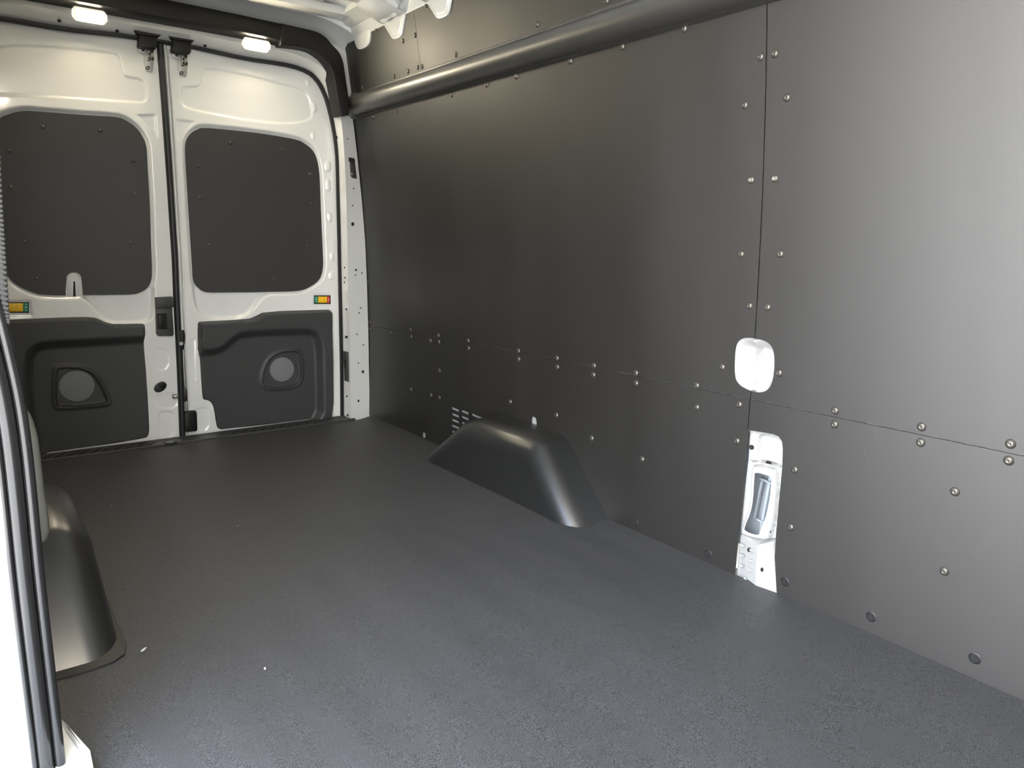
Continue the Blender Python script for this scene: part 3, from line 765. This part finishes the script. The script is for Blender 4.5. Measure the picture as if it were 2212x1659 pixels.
# lock levers (yellow slider between green and red marks)
def lever(px, order, D):
    (x0, y0, x1, y1) = px
    def r4(a, b, c, d): return [(a, b), (c, b), (c, d), (a, d)]
    L = dplate('lock_lever_bezel', r4(x0, y0, x1, y1), -.004, .006, PLASTS, D, .0015)
    w_ = x1 - x0; m = w_ * .03; c1 = x0 + w_ * .25; c2 = x0 + w_ * .78
    a = (GRN, RED) if order > 0 else (RED, GRN)
    def sub(name, rr, h0, th, mt, bev=.001):
        bm = bmesh.new(); prism(bm, [hit(q, 1, YD - h0) for q in rr], (0, -th, 0), bev); o = obj(name, bmm(name, bm), mt, L, smooth=40); return o
    sub('colour_mark', r4(x0 + 1.5, y0 + 2, c1 - .5, y1 - 2), .002, .0012, a[0], 0); sub('colour_mark', r4(c2 + .5, y0 + 2, x1 - 1.5, y1 - 2), .002, .0012, a[1], 0)
    sub('lock_slider', r4(c1, y0 + 2.6, c2, y1 - 2.6), .002, .006, YEL)
    s0 = c1 + (c2 - c1) * (.62 if order > 0 else .55)
    sub('slider_ridge', r4(s0, y0 + 4.5, s0 + 4, y1 - 6), .008, .004, YEL)
    bm = bmesh.new()
    for xx in ((x0 + c1) / 2, (c2 + x1) / 2):
        for k in range(3):
            yy = y0 + 5 + k * (y1 - y0 - 10) / 2
            P = hit((xx + .5, yy), 1, YD - .0036)
            if k == 1:      # little arrow / padlock marks
                prism(bm, [Vector(P) + Vector(v) for v in ((-.003, 0, -.002), (.003, 0, -.002), (.003, 0, .002), (-.003, 0, .002))], (0, -.0004, 0))
            else:
                prism(bm, [Vector(P) + Vector(v) for v in ((-.003, 0, -.0015), (.003, 0, -.0015), (0, 0, .003))], (0, -.0004, 0))
    obj('printed_marks', bmm('printed_marks', bm), WMARK, L)
lever((678, 638, 713.5, 656.5), 1, DOORS[1])
lever((4, 652.5, 62.5, 675.5), -1, DOORS[-1])

# inside release handle on the left door
HB = dplate('release_handle', [(335, 660), (370, 659), (374, 722), (371, 725), (340, 725), (337, 720)], .002, .018, PLAST, DOORS[-1], .003)
dplate('handle_cover', [(334, 642), (369, 640), (371, 662), (335, 664)], .002, .040, PLAST, DOORS[-1], .004)
bm = bmesh.new(); prism(bm, [hit(q, 1, YD - .020) for q in ((339, 678), (360, 676), (362, 711), (341, 711))], (0, -.002, 0), .0005)
obj('handle_recess', bmm('handle_recess', bm), BLACK, HB)
bm = bmesh.new(); prism(bm, [hit(q, 1, YD - .022) for q in ((341, 680), (353, 679), (355, 709), (342.5, 709))], (0, -.010, 0), .003)
obj('handle_paddle', bmm('handle_paddle', bm), PLASTS, HB, smooth=40)
# cable plug in the oval hole
def ell(c, rx, ry, rot=0, n=20): return [(c[0] + rx * math.cos(a) * math.cos(rot) - ry * math.sin(a) * math.sin(rot), c[1] + rx * math.cos(a) * math.sin(rot) + ry * math.sin(a) * math.cos(rot)) for a in np.linspace(0, 2 * math.pi, n, endpoint=False)]
PG = dplate('cable_plug', ell((346, 836), 15, 10, -.55), -.001, .004, RUBBER, DOORS[-1], .001)
bm = bmesh.new(); prism(bm, [hit(q, 1, YD - .003) for q in ell((350, 831), 8, 7, 0, 16)], (0, -.008, 0), .002); obj('plug_cap', bmm('plug_cap', bm), PLASTS, PG, smooth=40)
# latch, striker and hinge block along the shut line of the right door
LT = dplate('side_latch', [(387, 713), (396, 713), (398, 725), (397, 738), (395, 755), (386, 755), (384, 740), (388, 730)], .002, .020, PLASTS, DOORS[1], .002)
bm = bmesh.new(); cyl(bm, hit((391, 742), 1, YD - .024), (0, 1, 0), .009, .012, 14); obj('latch_pin', bmm('latch_pin', bm), METAL, LT, smooth=40)
ST = dplate('striker_hook', [(373, 852), (390, 851), (392, 843), (399, 836), (403, 842), (404, 858), (402, 866), (398, 866), (395, 859), (373, 860)], .004, .012, DMETAL, DOORS[1], .002)
bm = bmesh.new(); prism(bm, [hit(q, 1, YD - .0165) for q in ((376, 854.5), (382, 854), (382, 857.5), (376, 858))], (0, -.001, 0)); obj('hook_eye', bmm('hook_eye', bm), WHITE, ST)
LB = dplate('lower_latch', [(396, 891), (401, 887), (420, 886), (422, 889), (423.5, 925), (421, 929), (400, 931), (396, 928)], .002, .030, PLASTS, DOORS[1], .004)
bm = bmesh.new(); bbox(bm, hit((410.5, 908), 1, YD - .033), (.002, .003, .085)); obj('latch_seam', bmm('latch_seam', bm), BLACK, LB)
rod = bmesh.new(); tube(rod, [hit(q, 1, YD - .006) for q in ((396, 756), (397.5, 800), (400, 838), (403, 866), (404, 888))], .006, 8)
obj('latch_rod', bmm('latch_rod', rod), METAL, DOORS[1], smooth=60)

# top catches: hood + bracket, one on each door
def catch(dx, dy, D):
    T = lambda l: [(x + dx, y + dy) for x, y in l]
    C_ = dplate('top_catch', T([(311, 104), (331, 106), (332, 130), (330, 152), (328, 155.5), (315, 153), (311, 136)]), .002, .006, METAL, D, .001); C_['label'] = 'zinc top catch bracket under a black hood'
    def sub(name, pts, h0, th, m, bev=.001):
        bm = bmesh.new(); prism(bm, [hit(q, 1, YD - h0) for q in T(pts)], (0, -th, 0), bev); return obj(name, bmm(name, bm), m, C_, smooth=40)
    sub('catch_arm', [(297, 102), (316, 103), (316, 115), (312, 118), (300, 113), (297, 109)], .008, .006, METAL)
    sub('catch_mark', [(305.5, 106), (312, 107), (312, 111.5), (305.5, 110.5)], .014, .0008, RUBBER, 0)
    sub('catch_slot', [(317.5, 105), (324.5, 106), (325.5, 131), (319, 132)], .009, .0012, BLACK, 0)
    sub('slot_spring', [(319, 108), (323, 109), (324, 113), (320, 117), (324, 121), (320, 126), (324, 129), (319, 129)], .0105, .002, METAL, 0)
    for q_ in ((328.5, 111), (329.5, 127)): sub('catch_roller', ell(q_, 2.8, 4, 0, 12), .009, .006, RUBBER, .001)
    sub('catch_bolt', ell((319, 147), 4.3, 4.3, 0, 14), .008, .004, RUBBER, .001); sub('bolt_centre', ell((319, 147), 1.8, 1.8, 0, 10), .012, .002, METAL, 0)
    # hood
    bm = bmesh.new()
    front = [hit(q, 1, YD - .055) for q in T([(301, 71), (341, 77), (340, 101), (336, 106), (300.5, 101), (299, 97)])]
    prism(bm, front, (0, .045, 0)); bmesh.ops.recalc_face_normals(bm, faces=bm.faces)
    bmesh.ops.bevel(bm, geom=bm.edges[:], offset=.004, segments=2, profile=.5, affect='EDGES')
    h_ = obj('catch_hood', bmm('catch_hood', bm), PLASTS, C_, smooth=40)
    bm = bmesh.new(); prism(bm, [hit(q, 1, YD - .065) for q in T([(287, 64), (350, 74), (344, 79), (301, 73.5), (296, 71)])], (0, .06, 0), .001)
    obj('hood_flange', bmm('hood_flange', bm), PLASTS, C_, smooth=40)
catch(0, 0, DOORS[-1]); catch(73, 11, DOORS[1])

# ================================================================== SILL
bm = bmesh.new()
sec = [(3.588, -.012), (3.588, .001), (3.592, .004), (3.600, .004), (3.606, .001), (3.672, .001), (3.680, .004), (3.692, .004), (3.712, -.004), (3.712, -.03), (3.60, -.03)]
rg = [[bm.verts.new((x, y_, z_)) for y_, z_ in sec] for x in np.linspace(-.04, 1.64, 60)]
for a, c in zip(rg, rg[1:]):
    for k in range(len(sec)): bm.faces.new((a[k], a[(k + 1) % len(sec)], c[(k + 1) % len(sec)], c[k]))
bm.faces.new(rg[0]); bm.faces.new(rg[-1][::-1])
SL = obj('door_sill', bmm('door_sill', bm), PLAST, None, (XM, 3.65, 0), smooth=35)
tag(SL, 'black ribbed plastic sill along the foot of the rear doors', 'sill')
for (xa, xb, dr_) in ((.16, .66, 1), (1.00, 1.42, 1)):
    for x in np.arange(xa, xb, .046):
        bm = bmesh.new(); prism(bm, [(x, 3.610, .001), (x + .006, 3.610, .001), (x + .050, 3.668, .001), (x + .044, 3.668, .001)], (0, 0, .0022), .0008, 1)
        obj('sill_rib', bmm('sill_rib', bm), PLASTS, SL, smooth=30)
P = hit((361, 951), 2, 0)
bm = bmesh.new(); cyl(bm, (P[0], 3.606, .0025), (0, 0, 1), .030, .003, 24); CP = obj('anchor_cup', bmm('anchor_cup', bm), BLACK, SL, smooth=30)
bm = bmesh.new(); cyl(bm, (P[0], 3.604, .0045), (0, 0, 1), .022, .003, 24); obj('cup_lid', bmm('cup_lid', bm), DMETAL, SL, smooth=30)

# ================================================================== BLACK COVERS (above doors, corner, side rail)
bm = bmesh.new()
secb = [(3.560, 1.862), (3.560, 1.912), (3.566, 1.922), (3.60, 1.932), (3.665, 1.935), (3.665, 1.838), (3.60, 1.838), (3.572, 1.846), (3.562, 1.852)]
rg = [[bm.verts.new((x, y_, z_ + .012 * math.cos(min(1.2, abs(x - XM)) * 2.1 if x > XM else .5 * (x - XM)) - .010)) for y_, z_ in secb] for x in np.linspace(.17, 1.303, 44)]
for a, c in zip(rg, rg[1:]):
    for k in range(len(secb)): bm.faces.new((a[k], a[(k + 1) % len(secb)], c[(k + 1) % len(secb)], c[k]))
bm.faces.new(rg[0]); bm.faces.new(rg[-1][::-1])
o = obj('header_cover', bmm('header_cover', bm), PLASTS, None, (XM, 3.6, 1.86), smooth=40)
tag(o, 'long black plastic cover beam above the rear doors', 'cover')
inn = [(606, 97), (640, 100), (671, 106), (693, 120), (707, 136), (718, 158), (725, 188), (729.5, 215), (734, 240), (738, 249)]
ou = [(754, 248), (753, 210), (749, 181), (744, 145), (740, 127), (732, 111), (718, 96), (705, 81), (684, 68), (639, 57), (607, 50)]
def corner(mir):
    bm = bmesh.new(); pts = [hit(q, 1, 3.555) for q in catmull(inn, 3) + catmull(ou, 3)]
    if mir: pts = [np.array([2 * XM - .145 - p[0], p[1], p[2]]) for p in pts]
    vs = [bm.verts.new(p) for p in pts]; f = bm.faces.new(vs)
    r = bmesh.ops.extrude_face_region(bm, geom=[f]); nv = [g_ for g_ in r['geom'] if isinstance(g_, bmesh.types.BMVert)]
    bmesh.ops.translate(bm, verts=nv, vec=(0, .10, 0))
    bmesh.ops.recalc_face_normals(bm, faces=bm.faces)
    es = [e for e in bm.edges if all(abs(v.co.y - 3.555) < 1e-6 for v in e.verts)]
    bmesh.ops.bevel(bm, geom=es, offset=.006, segments=3, profile=.5, affect='EDGES')
    return bmm('corner_cover', bm)
o = obj('corner_cover', corner(False), PLASTS, None, (1.6, 3.6, 1.8), smooth=40)
tag(o, 'curved black corner cover between the header beam and the side rail', 'cover')
o = obj('corner_cover', corner(True), PLASTS, None, (2 * XM - 1.745, 3.6, 1.8), smooth=40)
tag(o, 'curved black corner cover at the left end of the header beam, out of frame', 'cover')
xr = float(prof(1.60))
rsec = [(xr + .01, 1.664), (xr - .008, 1.664), (xr - .010, 1.658)] + [(xr - .004 - .054 * math.cos(math.radians(a)), 1.603 + .049 * math.sin(math.radians(a))) for a in range(84, -88, -12)] + [(xr - .014, 1.551), (xr - .004, 1.548), (xr + .01, 1.548)]
def zr(y): return .008 * (y - 2.5)
o = sweep_y('side_rail_cover', rsec, YW0, 3.60, RAILM, None, 40, (xr, 1.0, 1.6), zr, 60)
tag(o, 'long rounded black cover rail running along the right wall', 'rail')
rs2 = [(xr + (x - xr) * 1.06 - .001, 1.605 + (z - 1.605) * 1.05) for x, z in rsec]
oe = sweep_y('rail_end_cap', rs2, 3.598, 3.665, RAILM, o, 4, zf=zr, smooth=60)

# ================================================================== DOME LAMPS
for (x0, y0, x1, y1), lb in (((155, 14, 231, 53), 'lit oblong dome lamp above the left rear door'), ((524, 76, 583, 117), 'lit oblong dome lamp above the right rear door')):
    Yl = 3.600
    a = hit((x0, (y0 + y1) / 2 - 8), 1, Yl); b2 = hit((x1, (y0 + y1) / 2 + 8), 1, Yl)
    c = (a + b2) / 2; wd = abs(b2[0] - a[0]); hh = .050
    rot = Matrix.Rotation(.60, 3, 'X')
    L = empty('dome_lamp', tuple(c), lb, 'lamp', 'dome lamps over the rear doors')
    bm = bmesh.new(); bbox(bm, c, (wd, .020, hh), rot)
    es = [e for e in bm.edges if abs((e.verts[0].co - e.verts[1].co).y) > .015]
    bmesh.ops.bevel(bm, geom=es, offset=.017, segments=5, profile=.5, affect='EDGES')
    obj('lamp_housing', bmm('lamp_housing', bm), LENSR, L, smooth=50)
    bm = bmesh.new(); bbox(bm, (c[0], c[1] - .0085, c[2] - .0058), (wd * .66, .008, hh * .80), rot, .003)
    obj('lamp_lens', bmm('lamp_lens', bm), LENS, L, smooth=50)

for (x_, y_), lb in (((.36, .55), 'lit oblong dome lamp on the roof above the side door, rear one'), ((.36, -.75), 'lit oblong dome lamp on the roof above the side door, front one')):
    L = empty('dome_lamp', (x_, y_, 1.955), lb, 'lamp', 'dome lamps on the roof out of frame')
    bm = bmesh.new(); bbox(bm, (x_, y_, 1.962), (.10, .22, .03), None, .012, 4); obj('lamp_housing', bmm('lamp_housing', bm), LENSR, L, smooth=50)
    bm = bmesh.new(); bbox(bm, (x_, y_, 1.945), (.07, .16, .012), None, .004); obj('lamp_lens', bmm('lamp_lens', bm), LENS2, L, smooth=50)

# ================================================================== WHEEL ARCH COVERS
def arch(mir):
    # x: wall side 1.765, inner 1.575 ; y from 1.745 to 2.80
    bm = bmesh.new()
    pr = [(1.745, -.008), (1.985, .225), (2.02, .243), (2.40, .243), (2.50, .215), (2.80, -.008)]
    xo = 1.772
    def xi(y, z): return 1.572 + .02 * max(0, z) / .24
    inner = [bm.verts.new((xi(y, z), y, z)) for y, z in pr]; outer = [bm.verts.new((xo, y, z)) for y, z in pr]
    bm.faces.new(inner)
    for i in range(len(pr) - 1): bm.faces.new((inner[i], outer[i], outer[i + 1], inner[i + 1]))
    bmesh.ops.recalc_face_normals(bm, faces=bm.faces)
    bm.edges.ensure_lookup_table()
    top = [e for e in bm.edges if all(v in inner for v in e.verts) and not all(v.co.z < 0 for v in e.verts)]
    bmesh.ops.bevel(bm, geom=top, offset=.078, segments=12, profile=.5, affect='EDGES', clamp_overlap=True)
    if mir:
        for v in bm.verts:
            v.co.x = .222 - (v.co.x - 1.572)
            if v.co.x < .1: v.co.x = max(v.co.x, .03)
    me = bmm('wheel_arch_cover', bm); return me
def arch_obj(mir, loc, label):
    o = obj('wheel_arch_cover', arch(mir), PLASTS if not mir else PLAST, None, loc, smooth=60)
    o.data.materials.clear(); o.data.materials.append(ARCH)
    tag(o, label, 'wheel arch', 'wheel arch covers')
    if not mir: return o
    sx = (lambda x: .222 - (x - 1.572)) if mir else (lambda x: x)
    rim = [(1.770, 1.722), (1.64, 1.722), (1.598, 1.730), (1.572, 1.752), (1.561, 1.80), (1.563, 2.79), (1.60, 2.815), (1.770, 2.815)]
    rim = [(max(.045, sx(a)), b_) for a, b_ in rim]
    bm = bmesh.new(); prism(bm, [(a, b_, -.006) for a, b_ in rim], (0, 0, .0075), .001)
    obj('arch_flange', bmm('arch_flange', bm), RUBBER, o, smooth=40)
    return o
ARCH = mat('arch_plastic', (.014, .014, .014), .31, spec=.9, bump=.10, bscale=700)
arch_obj(False, (1.68, 2.27, 0), 'rounded black wheel arch cover against the right wall')
arch_obj(True, (.12, 2.27, 0), 'rounded black wheel arch cover on the left behind the door pillar')

# ================================================================== LEFT WALL AND SIDE DOOR OPENING
WL = empty('wall_left', (0, 2.5, 0), 'left side wall of the van behind the side door opening', 'wall', kind='structure')
def xl(z): return 1.80 - prof(z)
bm = bmesh.new()
def lsheet(y0, y1, z0, z1, n=16):
    rg = []
    for k in range(n + 1):
        z = z0 + (z1 - z0) * k / n; x = xl(z) - .01
        rg.append([bm.verts.new(p) for p in ((x, y0, z), (x, y1, z), (x - .09, y1, z), (x - .09, y0, z))])
    for a, c in zip(rg, rg[1:]):
        for i in range(4): bm.faces.new((a[i], a[(i + 1) % 4], c[(i + 1) % 4], c[i]))
    bm.faces.new(rg[0]); bm.faces.new(rg[-1][::-1])
lsheet(1.50, 3.72, -.02, 2.05); lsheet(-2.2, -.45, -.02, 2.05); lsheet(-.45, 1.50, 1.78, 2.05, 4)
obj('left_side_panel', bmm('left_side_panel', bm), WHITE, WL, smooth=35)
bm = bmesh.new(); rg = []
for k in range(17):
    z = SZ * 0 + 1.9 * k / 16; x = xl(z)
    rg.append([bm.verts.new(p) for p in ((x - .008, 1.62, z), (x - .001, 1.62, z), (x - .001, 3.66, z), (x - .008, 3.66, z))])
for a, c in zip(rg, rg[1:]):
    for i in range(4): bm.faces.new((a[i], a[(i + 1) % 4], c[(i + 1) % 4], c[i]))
obj('wall_board', bmm('wall_board', bm), BOARD, WL, smooth=35)
# jamb in front of the pillar seal
bm = bmesh.new()
prism(bm, [(-.09, 1.405, -.5), (.040, 1.405, -.5), (.040, 1.405, .372), (-.09, 1.405, .392)], (0, .09, 0), .004)
o = obj('door_jamb', bmm('door_jamb', bm), WHITEM, WL, smooth=40)
# thick ribbed glossy seal
pts = [(.0455, 1.40, -.06), (.0455, 1.40, .10), (.0445, 1.40, .25), (.0440, 1.40, .38), (.0450, 1.40, .50), (.0450, 1.40, .60), (.0420, 1.40, .68), (.0345, 1.40, .76), (.026, 1.40, .83), (.014, 1.40, .90), (-.006, 1.40, .97), (-.03, 1.40, 1.03)]
pts = catmull(pts, 6)
sec = []
beads = [(-.0205, .0045, .005), (-.004, .012, .011), (.0165, .0085, .009)]
for (cx, rx, hh) in beads:
    for a in np.linspace(math.pi, 0, 8)[:-1 if cx < .016 else None]: sec.append((cx + rx * math.cos(a), .003 + hh * math.sin(a)))
sec += [(.025, -.02), (-.026, -.02)]
bm = bmesh.new(); tube(bm, pts, 0, sec=[(a, b) for a, b in sec])
o = obj('pillar_seal', bmm('pillar_seal', bm), GLOSS, None, (.045, 1.4, .2), smooth=60)
tag(o, 'glossy black ribbed seal down the pillar at the left edge', 'seal')
# woven edge seal above
bm = bmesh.new()
pw = [(.060, 1.40, .80), (.064, 1.40, .90), (.068, 1.40, 1.0), (.075, 1.40, 1.12), (.086, 1.40, 1.25), (.100, 1.40, 1.42), (.115, 1.40, 1.60), (.13, 1.40, 1.75)]
pw = [(a - .009, b, c) for a, b, c in pw]
pth = catmull(pw, 30); tube(bm, pth[::2], .007, 8)
o = obj('woven_seal', bmm('woven_seal', bm), FAB, None, (.06, 1.4, 1.2), smooth=60)
tag(o, 'grey woven edge seal along the upper left frame edge', 'seal')
for k, p in enumerate(catmull(pw, 14)):
    if k % 1 == 0 and k < 80:
        bm = bmesh.new(); bbox(bm, (p[0], p[1] - .003, p[2]), (.0145, .010, .0055), Matrix.Rotation(.25, 3, 'Y'), .0015, 1)
        obj('stitch', bmm('stitch', bm), FAB, o, smooth=40)
# grey trim behind the seal
bm = bmesh.new()
tl = catmull([(40, 870), (58, 885), (70, 905), (80, 940), (88, 1000), (95, 1060), (103, 1110), (105, 1140), (100, 1157), (90, 1166), (70, 1172), (40, 1172)], 3)
prism(bm, [hit(q, 1, 1.60) for q in tl], (0, -.03, 0)); bmesh.ops.recalc_face_normals(bm, faces=bm.faces)
es = [e for e in bm.edges if all(abs(v.co.y - 1.57) < 1e-5 for v in e.verts)]
bmesh.ops.bevel(bm, geom=es, offset=.010, segments=4, profile=.5, affect='EDGES')
o = obj('pillar_trim', bmm('pillar_trim', bm), TRIMG, None, (.08, 1.6, .5), smooth=60)
tag(o, 'grey-green plastic trim piece behind the glossy seal', 'trim')
# white sill bracket at the foot of the pillar
bm = bmesh.new()
pb = [hit(q, 2, .015) for q in ((120, 1545), (142, 1572), (196, 1632), (203, 1668), (210, 1760), (120, 1760))]
prism(bm, pb, (0, 0, -.02), 0)
prism(bm, [hit(q, 2, .018) for q in ((132, 1562), (142, 1572), (196, 1632), (203, 1668), (207, 1710), (197, 1710), (190, 1660), (184, 1638))], (0, 0, .012), .002)
o = obj('step_corner', bmm('step_corner', bm), WHITEM, None, tuple(hit((160, 1640), 2, 0)), smooth=40)
tag(o, 'white painted step corner at the foot of the left pillar', 'step')
# front end: unseen full-height bulkhead, closed to cut light from the cab
FR = box('wall_front', (.86, -2.2, .98), (1.86, .04, 2.04), WHITEM, bev=.005); tag(FR, 'unseen white bulkhead at the cab end, closed to keep light out', 'wall', kind='structure')

# ================================================================== LITTER ON THE FLOOR
def scrap(q, s, label, ang):
    P = hit(q, 2, .002); bm = bmesh.new()
    pts = [(-1, -.25, 0), (-.3, -.45, .15), (.5, -.2, .35), (1, .1, .1), (.4, .35, .2), (-.5, .3, .05)]
    c, s_ = math.cos(ang), math.sin(ang)
    vs = [bm.verts.new((P[0] + s * (a * c - b_ * s_), P[1] + s * (a * s_ + b_ * c), .003 + s * z_ * .6)) for a, b_, z_ in pts]
    bm.faces.new((vs[0], vs[1], vs[5])); bm.faces.new((vs[1], vs[2], vs[4], vs[5])); bm.faces.new((vs[2], vs[3], vs[4]))
    bmesh.ops.solidify(bm, geom=bm.faces[:], thickness=.0006)
    o = obj('paper_scrap', bmm('paper_scrap', bm), LINT, None, (float(P[0]), float(P[1]), .003)); tag(o, label, 'litter', 'scraps on the floor mat')
scrap((311, 1404), .011, 'largest white paper fleck, on the floor by the left wheel arch', .6)
scrap((572, 1445), .006, 'small pale fleck on the floor right of the larger fleck', 1.2)
scrap((514, 1137), .004, 'tiny white fleck in the middle of the floor mat', .2)
scrap((240, 1093), .005, 'tiny fleck on the floor behind the left wheel arch', -.9)
